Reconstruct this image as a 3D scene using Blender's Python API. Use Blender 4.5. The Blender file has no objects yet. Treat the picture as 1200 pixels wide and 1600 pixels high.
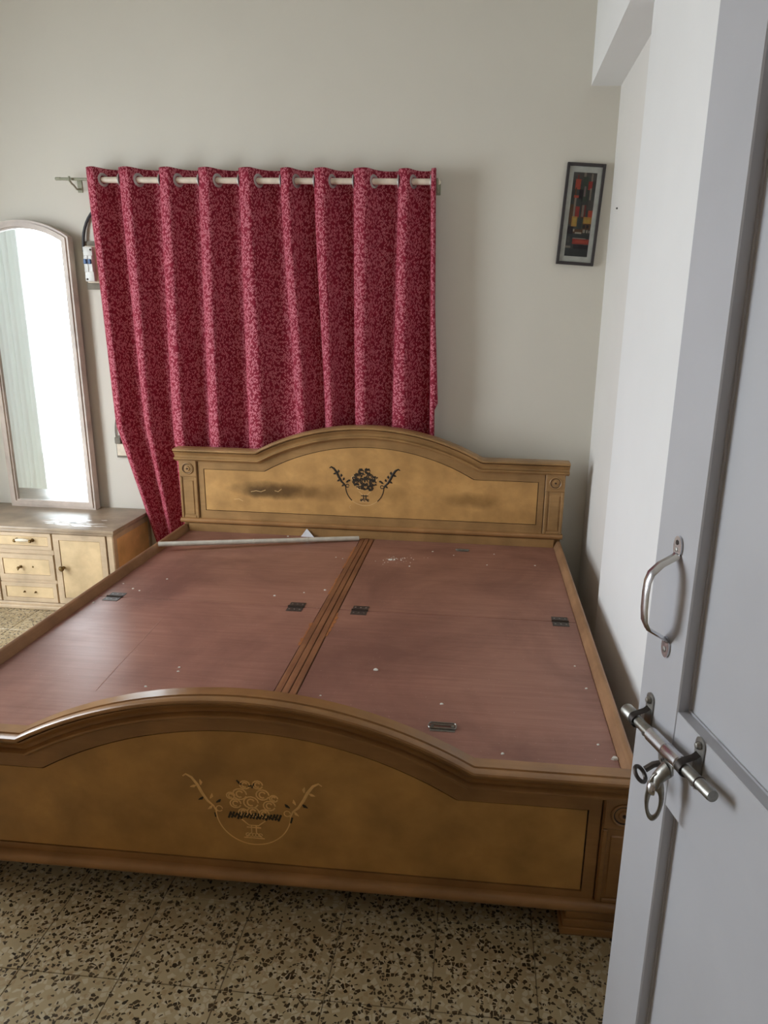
import bpy, bmesh, math, random
from mathutils import Vector, Matrix
random.seed(7)
PI = math.pi
S = bpy.context.scene
C = S.collection

# ------------------------------------------------------------ camera
def make_camera():
    yaw, pitch, roll, f = 0.0826644, 0.2618975, 0.0218600, 1077.046
    sx, sy = 57.775, -11.992
    fw = Vector((-math.sin(yaw)*math.cos(pitch), math.cos(yaw)*math.cos(pitch), -math.sin(pitch)))
    r = Vector((math.cos(yaw), math.sin(yaw), 0)); u = r.cross(fw)
    r2 = r*math.cos(roll)+u*math.sin(roll); u2 = -r*math.sin(roll)+u*math.cos(roll)
    cd = bpy.data.cameras.new('camera'); co = bpy.data.objects.new('camera', cd); C.objects.link(co)
    cd.sensor_width = 36; cd.lens = f*36/1600
    cd.shift_x = -sx/1600; cd.shift_y = sy/1600
    cd.clip_start = 0.02
    m = Matrix((r2, u2, -fw)).transposed().to_4x4(); m.translation = (0.534554, -3.273311, 1.450586)
    co.matrix_world = m; S.camera = co
make_camera()

# ------------------------------------------------------------ light
W = bpy.data.worlds.new('world'); S.world = W; W.use_nodes = True
bg = W.node_tree.nodes['Background']
bg.inputs[0].default_value = (0.86, 0.93, 1.0, 1); bg.inputs[1].default_value = 7.0
S.view_settings.view_transform = 'Standard'; S.view_settings.look = 'None'
S.view_settings.gamma = 1; S.view_settings.use_curve_mapping = False
S.view_settings.exposure = 0.95
# room extents
XL, XR, XC, YB, YF, ZC = -2.45, 1.085, 1.035, 0.16, -3.15, 3.15
OY0, OY1, OZ0, OZ1 = -1.86, -0.42, 0.10, 2.25          # balcony opening in the left wall
pl = bpy.data.lights.new('balcony_portal', 'AREA'); pl.shape = 'RECTANGLE'
pl.size = OZ1-OZ0; pl.size_y = OY1-OY0; pl.cycles.is_portal = True
po = bpy.data.objects.new('balcony_portal', pl); C.objects.link(po)
po.location = (XL-0.20, (OY0+OY1)/2, (OZ0+OZ1)/2); po.rotation_euler = (0, -PI/2, 0)

# ------------------------------------------------------------ material helpers
def lin(c):
    return tuple(((v/255)/12.92 if v/255 <= .04045 else ((v/255+.055)/1.055)**2.4) for v in c)+(1,)
class NT:
    def __init__(s, name, rough=.5, metal=0, spec=.5):
        s.m = bpy.data.materials.new(name); s.m.use_nodes = True; s.t = s.m.node_tree
        s.b = s.t.nodes['Principled BSDF']
        s.b.inputs['Roughness'].default_value = rough; s.b.inputs['Metallic'].default_value = metal
        s.b.inputs['Specular IOR Level'].default_value = spec
    def n(s, typ, **k):
        q = s.t.nodes.new(typ)
        for a, v in k.items():
            if a.startswith('_'): q.inputs[a[1:].replace('_', ' ')].default_value = v
            else: setattr(q, a, v)
        return q
    def l(s, a, b): s.t.links.new(a, b)
    def coord(s, kind='Position', scale=(1, 1, 1), rot=(0, 0, 0)):
        if kind == 'Position': o = s.n('ShaderNodeNewGeometry').outputs['Position']
        else: o = s.n('ShaderNodeTexCoord').outputs[kind]
        mp = s.n('ShaderNodeMapping'); mp.inputs['Scale'].default_value = scale; mp.inputs['Rotation'].default_value = rot
        s.l(o, mp.inputs[0]); return mp.outputs[0]
    def noise(s, v, scale, detail=4, rough=.5, dist=0):
        q = s.n('ShaderNodeTexNoise'); q.inputs['Scale'].default_value = scale; q.inputs['Detail'].default_value = detail
        q.inputs['Roughness'].default_value = rough; q.inputs['Distortion'].default_value = dist
        s.l(v, q.inputs['Vector']); return q.outputs[0]
    def ramp(s, v, stops):
        q = s.n('ShaderNodeValToRGB'); e = q.color_ramp.elements
        while len(e) < len(stops): e.new(.5)
        for i, (p_, c) in enumerate(stops): e[i].position = p_; e[i].color = c if len(c) == 4 else tuple(c)+(1,)
        s.l(v, q.inputs[0]); return q.outputs[0]
    def mix(s, f, a, b, mode='MIX'):
        q = s.n('ShaderNodeMix', data_type='RGBA', blend_type=mode)
        for i, v in ((0, f), (6, a), (7, b)):
            if hasattr(v, 'is_linked'): s.l(v, q.inputs[i])
            else: q.inputs[i].default_value = v
        return q.outputs[2]
    def math(s, op, a, b=0, c=0):
        q = s.n('ShaderNodeMath', operation=op)
        for i, v in enumerate((a, b, c)):
            if hasattr(v, 'is_linked'): s.l(v, q.inputs[i])
            else: q.inputs[i].default_value = v
        return q.outputs[0]
    def col(s, v):
        if hasattr(v, 'is_linked'): s.l(v, s.b.inputs['Base Color'])
        else: s.b.inputs['Base Color'].default_value = v
        return s
    def bump(s, h, strength=.2, dist=.002):
        q = s.n('ShaderNodeBump'); q.inputs['Strength'].default_value = strength; q.inputs['Distance'].default_value = dist
        s.l(h, q.inputs['Height']); s.l(q.outputs[0], s.b.inputs['Normal'])
g = lambda v: (v, v, v, 1)
BW = [(0, g(0)), (1, g(1))]

def plain(name, c, rough=.5, metal=0, var=.12, scale=30, bump=0, spec=.5):
    t = NT(name, rough, metal, spec); v = t.coord('Object')
    n = t.noise(v, scale, 5)
    a = tuple(x*(1-var) for x in lin(c)[:3])+(1,); b = tuple(min(1, x*(1+var)) for x in lin(c)[:3])+(1,)
    t.col(t.ramp(n, [(.3, a), (.7, b)]))
    if bump: t.bump(n, bump, .002)
    return t.m
def wall_mat(name, c):
    t = NT(name, .75, 0, .25); v = t.coord()
    n1 = t.noise(v, 1.3, 5, .6); n2 = t.noise(v, 45, 4)
    c1 = t.ramp(n1, [(.3, tuple(x*.95 for x in lin(c)[:3])+(1,)), (.7, lin(c))])
    t.col(c1); t.bump(n2, .12, .0015); return t.m
M = {}
M['wall'] = wall_mat('wall_paint', (222, 217, 204))
M['wall_cool'] = wall_mat('column_wall_pale', (240, 240, 238)); M['wall_r'] = wall_mat('right_wall_paint', (234, 231, 225))  # right wall paler than the others, column and beam paler still
M['hall'] = wall_mat('hall_paint', (160, 142, 120))
M['ceil'] = wall_mat('ceiling_paint', (232, 230, 222))

def wood(name, c1, c2, rough=.35, grain=(2, 30, 30), stain=None, coat=.0):
    t = NT(name, rough, 0, .45); v = t.coord('Position', grain)
    v2 = t.coord('Position', (1, 1, 1))
    n = t.noise(v, 2.2, 6, .62, .6); big = t.noise(v2, 7, 4, .55)
    base = t.ramp(n, [(.28, lin(c1)), (.72, lin(c2))])
    base = t.mix(t.ramp(big, [(.35, g(0)), (.7, g(1))]), base, lin(tuple(x*.86 for x in c1)))
    if stain:
        geo = t.n('ShaderNodeNewGeometry'); sep = t.n('ShaderNodeSeparateXYZ'); t.l(geo.outputs['Position'], sep.inputs[0])
        nz = t.noise(v2, 11, 5, .6)
        for (x, z, rx, rz, amt, cc) in stain:
            dx = t.math('DIVIDE', t.math('SUBTRACT', sep.outputs[0], x), rx)
            dz = t.math('DIVIDE', t.math('SUBTRACT', sep.outputs[2], z), rz)
            d = t.math('ADD', t.math('MULTIPLY', dx, dx), t.math('MULTIPLY', dz, dz))
            d = t.math('ADD', d, t.math('MULTIPLY', t.math('SUBTRACT', nz, .5), 1.3))
            e = t.math('MULTIPLY', t.ramp(d, [(0, g(1)), (.45, g(.5)), (1, g(0))]), amt)
            base = t.mix(e, base, lin(cc))
    t.col(base); t.bump(n, .05, .001)
    if coat: t.b.inputs['Coat Weight'].default_value = coat; t.b.inputs['Coat Roughness'].default_value = .12
    return t.m
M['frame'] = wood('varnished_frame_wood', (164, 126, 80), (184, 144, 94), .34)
M['frame_shaded'] = wood('varnished_frame_wood_shaded', (150, 106, 60), (166, 121, 71), .33, coat=.12)  # frame wood darkened for the shade the footboard stands in
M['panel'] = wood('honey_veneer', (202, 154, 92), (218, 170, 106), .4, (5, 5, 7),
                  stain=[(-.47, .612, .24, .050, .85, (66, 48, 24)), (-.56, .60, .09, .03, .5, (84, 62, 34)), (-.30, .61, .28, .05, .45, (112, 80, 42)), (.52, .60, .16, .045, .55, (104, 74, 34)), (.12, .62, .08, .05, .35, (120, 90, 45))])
M['panel_shaded'] = wood('honey_veneer_shaded', (180, 132, 70), (196, 148, 82), .4, (5, 5, 7))  # headboard veneer again, with the footboard's shade put into its colour
M['groove'] = plain('dark_joint', (52, 34, 18), .7)
M['bead'] = wood('edge_moulding_wood', (160, 116, 70), (180, 134, 86), .35)
M['rail'] = wood('side_rail_wood', (150, 112, 80), (172, 132, 96), .45, (30, 2, 30))
M['cleat'] = wood('raw_orange_strip', (168, 104, 58), (188, 124, 72), .5, (20, 2.5, 20))
M['batten'] = wood('worn_batten_wood', (126, 80, 52), (158, 108, 72), .5, (40, 2.5, 20))
def lam():
    t = NT('red_brown_laminate', .42, 0, .5); v = t.coord('Position', (1.2, 22, 1)); v2 = t.coord()
    n = t.noise(v, 2.5, 6, .65, .5); big = t.noise(v2, 2.2, 5, .6, .4); sc = t.noise(t.coord('Position', (60, 6, 1)), 3, 3, .7)
    c = t.ramp(n, [(.3, lin((144, 98, 82))), (.7, lin((164, 118, 101)))])
    c = t.mix(t.math('MULTIPLY', t.ramp(big, [(.42, g(0)), (.68, g(1))]), .8), c, lin((114, 76, 64)))
    c = t.mix(t.math('MULTIPLY', t.ramp(sc, [(.66, g(0)), (.76, g(1))]), .35), c, lin((176, 138, 124)))
    fine = t.noise(v2, 130, 2, .5)
    c = t.mix(t.math('MULTIPLY', t.ramp(fine, [(.70, g(0)), (.76, g(1))]), .5), c, lin((188, 158, 146)))
    t.col(c)
    t.l(t.ramp(big, [(.3, g(.36)), (.75, g(.52))]), t.b.inputs['Roughness'])
    t.bump(n, .06, .001); return t.m
M['lam'] = lam()
def terrazzo():
    t = NT('terrazzo', .29, 0, .5); v = t.coord()
    nz = t.n('ShaderNodeTexNoise'); nz.inputs['Scale'].default_value = 55; t.l(v, nz.inputs['Vector'])
    vm = t.n('ShaderNodeVectorMath', operation='MULTIPLY_ADD'); t.l(nz.outputs['Color'], vm.inputs[0]); vm.inputs[1].default_value = (.007,)*3; t.l(v, vm.inputs[2])
    v = vm.outputs[0]
    def chips(scale, lo, edge, seed):
        mp = t.n('ShaderNodeMapping'); mp.inputs['Location'].default_value = (seed, seed*.7, 0); t.l(v, mp.inputs[0])
        a = t.n('ShaderNodeTexVoronoi', voronoi_dimensions='2D'); a.inputs['Scale'].default_value = scale; t.l(mp.outputs[0], a.inputs['Vector'])
        e = t.n('ShaderNodeTexVoronoi', voronoi_dimensions='2D', feature='DISTANCE_TO_EDGE'); e.inputs['Scale'].default_value = scale; t.l(mp.outputs[0], e.inputs['Vector'])
        sp = t.n('ShaderNodeSeparateColor'); t.l(a.outputs['Color'], sp.inputs[0])
        return t.math('MULTIPLY', t.math('GREATER_THAN', sp.outputs[0], lo), t.math('GREATER_THAN', e.outputs['Distance'], edge)), sp.outputs[1]
    big = t.noise(v, 5, 4, .6)
    c = t.ramp(big, [(.3, lin((156, 138, 103))), (.7, lin((172, 154, 119)))])
    m1, r1 = chips(70, .55, .10, 3.1); c = t.mix(t.math('MULTIPLY', m1, .35), c, lin((205, 196, 172)))
    m4, _ = chips(90, .80, .12, 8.4); c = t.mix(t.math('MULTIPLY', m4, .5), c, lin((150, 122, 84)))
    m2, r2 = chips(102, .79, .11, .4); c = t.mix(m2, c, t.ramp(r2, [(0, lin((40, 32, 20))), (1, lin((82, 66, 42)))]))
    m3, _ = chips(150, .84, .12, 5.7); c = t.mix(m3, c, lin((70, 58, 40)))
    t.col(c); return t.m
M['tile'] = terrazzo()
M['grout'] = plain('grout', (132, 116, 88), .9)
def cloth():
    t = NT('maroon_leaf_print_cloth', .72, 0, .3); uv = t.n('ShaderNodeUVMap').outputs[0]
    red = t.ramp(t.noise(uv, 60, 3), [(.3, lin((124, 16, 40))), (.7, lin((144, 24, 50)))])
    c = red
    for rot, off in ((.7, 0), (-.75, 3.3), (.15, 7.1)):
        mp = t.n('ShaderNodeMapping'); mp.inputs['Rotation'].default_value = (0, 0, rot); mp.inputs['Location'].default_value = (off, off*.6, 0)
        mp.inputs['Scale'].default_value = (1, .42, 1); 
        mr = t.n('ShaderNodeMapping'); mr.inputs['Rotation'].default_value = (0, 0, rot); t.l(uv, mr.inputs[0])
        mp.inputs['Rotation'].default_value = (0, 0, 0); t.l(mr.outputs[0], mp.inputs[0])
        a = t.n('ShaderNodeTexVoronoi', voronoi_dimensions='2D'); a.inputs['Scale'].default_value = 138; t.l(mp.outputs[0], a.inputs['Vector'])
        sp = t.n('ShaderNodeSeparateColor'); t.l(a.outputs['Color'], sp.inputs[0])
        m = t.math('MULTIPLY', t.math('LESS_THAN', a.outputs['Distance'], .33), t.math('GREATER_THAN', sp.outputs[0], .52))
        c = t.mix(t.math('MULTIPLY', m, .85), c, lin((202, 116, 128)))
    t.col(c); t.b.inputs['Sheen Weight'].default_value = .05; t.b.inputs['Sheen Tint'].default_value = lin((230, 150, 170))
    t.bump(t.noise(uv, 400, 2), .15, .001); return t.m
M['cloth'] = cloth()
M['hem'] = plain('curtain_hem_back', (150, 105, 105), .8)
M['chrome'] = plain('worn_chrome', (200, 200, 204), .27, 1, .08, 60, .05)
M['eyelet'] = plain('satin_eyelet', (186, 184, 182), .35, .6)
M['steel'] = plain('dull_steel', (150, 148, 142), .38, 1, .2, 80, .15)
M['iron'] = plain('dark_iron', (96, 90, 86), .5, .8, .25, 90, .2)
M['door'] = plain('door_enamel_paint', (188, 188, 192), .42, 0, .03, 8, .03)
M['cream'] = plain('cream_plastic', (226, 214, 190), .45)
M['rodm'] = plain('cream_rod_paint', (226, 212, 192), .4)
M['rod_thin'] = plain('grey_green_rod', (150, 150, 126), .5)
M['white'] = plain('white_plastic', (222, 222, 216), .4)
M['blue'] = plain('blue_switch', (52, 92, 140), .4)
M['cable'] = plain('dark_cable', (58, 58, 60), .5)
M['boardw'] = plain('grey_wood_backing', (130, 124, 110), .8)
M['black'] = plain('black_frame', (52, 46, 46), .45)
M['mat'] = plain('grey_mount_card', (230, 232, 222), .8)
M['plaster'] = plain('white_plaster', (225, 222, 212), .85, 0, .05, 200, .3)
M['pvc'] = plain('white_pvc', (205, 200, 186), .4)
M['paper'] = plain('white_paper', (222, 222, 226), .7)
M['ink'] = plain('dark_inlay', (44, 34, 18), .6)
M['ink_pale'] = plain('pale_inlay', (226, 188, 132), .5)
M['ink_foot'] = plain('pale_foot_inlay', (232, 186, 116), .5)
M['ink_mid'] = plain('mid_inlay', (90, 72, 40), .5)
M['dres'] = wood('pale_dresser_wood', (198, 174, 142), (214, 190, 158), .4, (3, 20, 20))
M['dres_panel'] = wood('cream_dresser_veneer', (214, 186, 142), (228, 202, 158), .4, (5, 5, 6))
M['dres_side'] = wood('orange_dresser_side', (232, 186, 124), (244, 200, 138), .45, (6, 6, 6))
M['dres_top'] = wood('greyed_dresser_top', (166, 147, 124), (188, 168, 143), .38, (3, 18, 3))
M['mframe'] = wood('pale_pink_mirror_frame', (214, 198, 184), (226, 210, 197), .4, (12, 12, 2))
t_ = NT('mirror_glass', .03, 1); t_.col((.93, .97, .96, 1)); M['mirror'] = t_.m
M['brass'] = plain('dull_brass', (112, 88, 50), .4, .8, .2, 60)
M['outer'] = plain('balcony_cement', (180, 180, 178), .8)

# ------------------------------------------------------------ mesh helpers
def obj(name, bm, mat, parent=None, smooth=35, mats=None):
    me = bpy.data.meshes.new(name)
    bmesh.ops.recalc_face_normals(bm, faces=bm.faces[:])
    bm.to_mesh(me); bm.free()
    for m in (mats or [mat]): me.materials.append(m)
    if smooth:
        me.shade_smooth(); me.set_sharp_from_angle(angle=math.radians(smooth))
    o = bpy.data.objects.new(name, me); C.objects.link(o)
    if parent: o.parent = parent
    return o
def tag(o, label, cat, group=None):
    o['label'] = label; o['category'] = cat
    if group: o['group'] = group
    return o
def empty(name, loc=(0, 0, 0), rot=(0, 0, 0)):
    o = bpy.data.objects.new(name, None); C.objects.link(o); o.location = loc; o.rotation_euler = rot
    o.empty_display_size = .05
    return o
def thing(name, label, cat, loc=(0, 0, 0), rot=(0, 0, 0), group=None):
    return tag(empty(name, loc, rot), label, cat, group)
def struct(o): o['kind'] = 'structure'; return o
def box(bm, a, b, bev=0, mi=0, seg=1):
    a, b = [min(p, q) for p, q in zip(a, b)], [max(p, q) for p, q in zip(a, b)]
    vs = [bm.verts.new((x, y, z)) for x in (a[0], b[0]) for y in (a[1], b[1]) for z in (a[2], b[2])]
    F = [(0, 1, 3, 2), (4, 6, 7, 5), (0, 4, 5, 1), (2, 3, 7, 6), (0, 2, 6, 4), (1, 5, 7, 3)]
    fs = [bm.faces.new([vs[i] for i in f]) for f in F]
    for f in fs: f.material_index = mi
    if bev:
        es = list({e for f in fs for e in f.edges})
        r = bmesh.ops.bevel(bm, geom=es, offset=bev, segments=seg, profile=.5, affect='EDGES')
        for f in r['faces']: f.material_index = mi
    return vs
def prism(bm, poly, y0, y1, mi=0, axis='y'):
    """polygon in (x,z) extruded along y (or (x,y) along z)"""
    P = (lambda p, y: (p[0], y, p[1])) if axis == 'y' else (lambda p, y: (p[0], p[1], y))
    A = [bm.verts.new(P(p, y0)) for p in poly]; B = [bm.verts.new(P(p, y1)) for p in poly]
    n = len(poly); fs = [bm.faces.new(A), bm.faces.new(B[::-1])]
    for i in range(n): fs.append(bm.faces.new((A[i], A[(i+1) % n], B[(i+1) % n], B[i])))
    for f in fs: f.material_index = mi
def ring_prism(bm, outer, inner, y0, y1, mi=0):
    n = len(outer)
    R = [[bm.verts.new((p[0], y, p[1])) for p in poly] for poly, y in ((outer, y0), (inner, y0), (inner, y1), (outer, y1))]
    for k in range(4):
        a, b = R[k], R[(k+1) % 4]
        for i in range(n):
            f = bm.faces.new((a[i], a[(i+1) % n], b[(i+1) % n], b[i])); f.material_index = mi
def tube(bm, pts, r, n=10, closed=False, mi=0, flat=None):
    pts = [Vector(p) for p in pts]; N = len(pts)
    rs = r if isinstance(r, (list, tuple)) else [r]*N
    rings = []; up = None
    for i, p in enumerate(pts):
        if closed: t = (pts[(i+1) % N]-pts[i-1]).normalized()
        else: t = (pts[min(i+1, N-1)]-pts[max(i-1, 0)]).normalized()
        if up is None:
            up = Vector((0, 0, 1)) if abs(t.z) < .9 else Vector((0, 1, 0))
        s = t.cross(up)
        if s.length < 1e-5: s = t.orthogonal()
        s.normalize(); up = s.cross(t).normalized()
        ring = []
        for k in range(n):
            a = 2*PI*k/n; o = (s*math.cos(a)+up*math.sin(a))*rs[i]
            if flat is not None: o[flat[0]] *= flat[1]
            ring.append(bm.verts.new(p+o))
        rings.append(ring)
    for i in range(N if closed else N-1):
        a, b = rings[i], rings[(i+1) % N]
        for k in range(n):
            f = bm.faces.new((a[k], a[(k+1) % n], b[(k+1) % n], b[k])); f.material_index = mi
    if not closed:
        for q in (rings[0][::-1], rings[-1]):
            f = bm.faces.new(q); f.material_index = mi
def lathe(bm, prof, origin, axis, n=16, mi=0):
    """prof: list of (distance along axis, radius)"""
    ax = Vector(axis).normalized(); s = ax.orthogonal().normalized(); u = ax.cross(s); o = Vector(origin)
    rings = []
    for d, r in prof:
        if r < 1e-6: rings.append([bm.verts.new(o+ax*d)])
        else: rings.append([bm.verts.new(o+ax*d+(s*math.cos(2*PI*k/n)+u*math.sin(2*PI*k/n))*r) for k in range(n)])
    for a, b in zip(rings, rings[1:]):
        for k in range(n):
            q = [a[k % len(a)], a[(k+1) % len(a)], b[(k+1) % len(b)], b[k % len(b)]]
            q = list(dict.fromkeys(q))
            if len(q) > 2: f = bm.faces.new(q); f.material_index = mi
    for q in (rings[0], rings[-1]):
        if len(q) > 2:
            f = bm.faces.new(q); f.material_index = mi
def torus(bm, c, axis, R, r, n=20, m=8, mi=0):
    ax = Vector(axis).normalized(); s = ax.orthogonal().normalized(); u = ax.cross(s); c = Vector(c)
    tube_pts = [c+(s*math.cos(2*PI*k/n)+u*math.sin(2*PI*k/n))*R for k in range(n)]
    rings = []
    for p in tube_pts:
        d = (p-c).normalized()
        rings.append([bm.verts.new(p+(d*math.cos(2*PI*j/m)+ax*math.sin(2*PI*j/m))*r) for j in range(m)])
    for i in range(n):
        a, b = rings[i], rings[(i+1) % n]
        for j in range(m):
            f = bm.faces.new((a[j], a[(j+1) % m], b[(j+1) % m], b[j])); f.material_index = mi
def sweep(bm, path, prof, mi=0):
    """path in (x,z), profile (d below the path along the mitred normal, y)"""
    n = len(path); rings = []
    for i in range(n):
        def nrm(a, b):
            v = Vector((b[0]-a[0], b[1]-a[1])).normalized(); return Vector((-v.y, v.x))
        ns = []
        if i > 0: ns.append(nrm(path[i-1], path[i]))
        if i < n-1: ns.append(nrm(path[i], path[i+1]))
        m = sum(ns, Vector((0, 0))).normalized(); k = 1/max(.3, m.dot(ns[0]))
        rings.append([bm.verts.new((path[i][0]-m.x*d*k, y, path[i][1]-m.y*d*k)) for d, y in prof])
    for a, b in zip(rings, rings[1:]):
        for j in range(len(prof)):
            q = (j+1) % len(prof)
            f = bm.faces.new((a[j], a[q], b[q], b[j])); f.material_index = mi
    bm.faces.new(rings[0]).material_index = mi; bm.faces.new(rings[-1][::-1]).material_index = mi
NB = bmesh.new

# ------------------------------------------------------------ structure
def slab(name, a, b, mat, parent=None):
    bm = NB(); box(bm, a, b); o = obj(name, bm, mat, parent, 0)
    if not parent: struct(o)
    return o
slab('wall_back', (XL-.15, YB, -.02), (XR+.2, YB+.15, ZC), M['wall'])
wr = slab('wall_right', (XR, YF, -.02), (XR+.2, YB, ZC), M['wall_r'])
slab('column', (XC, YF, 0), (XR+.001, -.66, ZC), M['wall_cool'], wr)
slab('beam', (.957, YF, 2.452), (XR+.001, YB, ZC), M['wall_cool'], wr)
bm = NB()                                            # left wall around the balcony opening
box(bm, (XL-.15, YF-.15, -.02), (XL, OY0, ZC)); box(bm, (XL-.15, OY1, -.02), (XL, YB, ZC))
box(bm, (XL-.15, OY0, OZ1), (XL, OY1, ZC)); box(bm, (XL-.15, OY0, -.02), (XL, OY1, OZ0))
struct(obj('wall_left', bm, M['wall'], None, 0))
DX0, DX1, DZ = .10, 1.0, 2.12                        # doorway the photograph is taken through
bm = NB()
box(bm, (XL, YF-.12, -.02), (DX0, YF, ZC)); box(bm, (DX1, YF-.12, -.02), (XR+.2, YF, ZC)); box(bm, (DX0, YF-.12, DZ), (DX1, YF, ZC))
struct(obj('wall_front', bm, M['hall'], None, 0))
slab('ceiling', (XL-.15, YF-.12, ZC), (XR+.2, YB+.15, ZC+.1), M['ceil'])
# hall behind the camera
bm = NB()
box(bm, (-.6, -5.2, -.02), (-.5, YF-.12, 2.9)); box(bm, (1.6, -5.2, -.02), (1.7, YF-.12, 2.9))
box(bm, (-.6, -5.3, -.02), (1.7, -5.2, 2.9)); box(bm, (-.6, -5.3, 2.9), (1.7, YF-.12, 3.0))
struct(obj('wall_hall', bm, M['hall'], None, 0))
# balcony
slab('trim_1', (XL-2.2, OY0-1.5, -.12), (XL-.15, OY1+1.5, -.02), M['outer'])
bm = NB()
for (a, b) in (((XL-.10, OY1-.05, OZ0), (XL-.03, OY1, OZ1)), ((XL-.10, OY0, OZ0), (XL-.03, OY0+.05, OZ1)), ((XL-.10, OY0+.05, OZ1-.05), (XL-.03, OY1-.05, OZ1))):
    box(bm, a, b, .004)
struct(obj('door_2', bm, M['door'], None))
t_ = NT('sheer_white_cloth', .8); t_.col((.86, .87, .82, 1)); t_.b.inputs['Transmission Weight'].default_value = 0
tr_ = t_.n('ShaderNodeBsdfTranslucent'); tr_.inputs[0].default_value = (.62, .66, .64, 1); mx_ = t_.n('ShaderNodeMixShader'); mx_.inputs[0].default_value = .05
t_.l(t_.b.outputs[0], mx_.inputs[1]); t_.l(tr_.outputs[0], mx_.inputs[2]); t_.l(mx_.outputs[0], t_.t.nodes['Material Output'].inputs[0])
bm = NB(); n_ = 60; P_ = [(XL+.045+.016*math.sin(i*.9)+.004*math.sin(i*2.3), -.38-.41*i/n_) for i in range(n_+1)]
rows_ = [[bm.verts.new((x, y, z)) for x, y in P_] for z in (2.34, 1.6, .9, .06)]
for a, b in zip(rows_, rows_[1:]):
    for i in range(n_): bm.faces.new((a[i], a[i+1], b[i+1], b[i]))
tag(obj('added_sheer_curtain', bm, t_.m, None, 60), 'pale sheer curtain added beside the bright balcony opening, seen only in the mirror', 'curtain')  # added cloth, invented to lighten the left strip of the mirror
# floor with individual terrazzo tiles
fl = slab('floor', (XL-.15, -5.3, -.06), (XR+.62, YB+.15, -.0035), M['grout'])
T = .235; GX, GY = .2475, -2.112
bm = NB()
vs = box(bm, (.0008, .0008, -.02), (T-.0008, T-.0008, 0))
top = [e for e in bm.edges if all(v.co.z > -.001 for v in e.verts)]
bmesh.ops.bevel(bm, geom=top, offset=.0012, segments=1, affect='EDGES')
t0 = obj('tile', bm, M['tile'], fl, 0); first = True; cnt = 0
x = GX-12*T
edge_tiles = []
for i in range(-12, 5):
    for j in range(-6, 10):
        x, y = GX+i*T, GY+j*T
        if x+T < XL or x > XR or y > YB: continue
        x1, y1 = min(x+T, XR), min(y+T, YB); x0 = max(x, XL); y0 = y
        if (x0, x1, y1) == (x, x+T, y+T):
            o = t0 if first else t0.copy()
            if not first: C.objects.link(o)
            first = False; o.location = (x, y, 0)
        else:
            bm = NB(); box(bm, (.0008, .0008, -.02), (x1-x0-.0008, y1-y0-.0008, 0)); o = obj('tile', bm, M['tile'], fl, 0); o.location = (x0, y0, 0)
        cnt += 1

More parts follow.
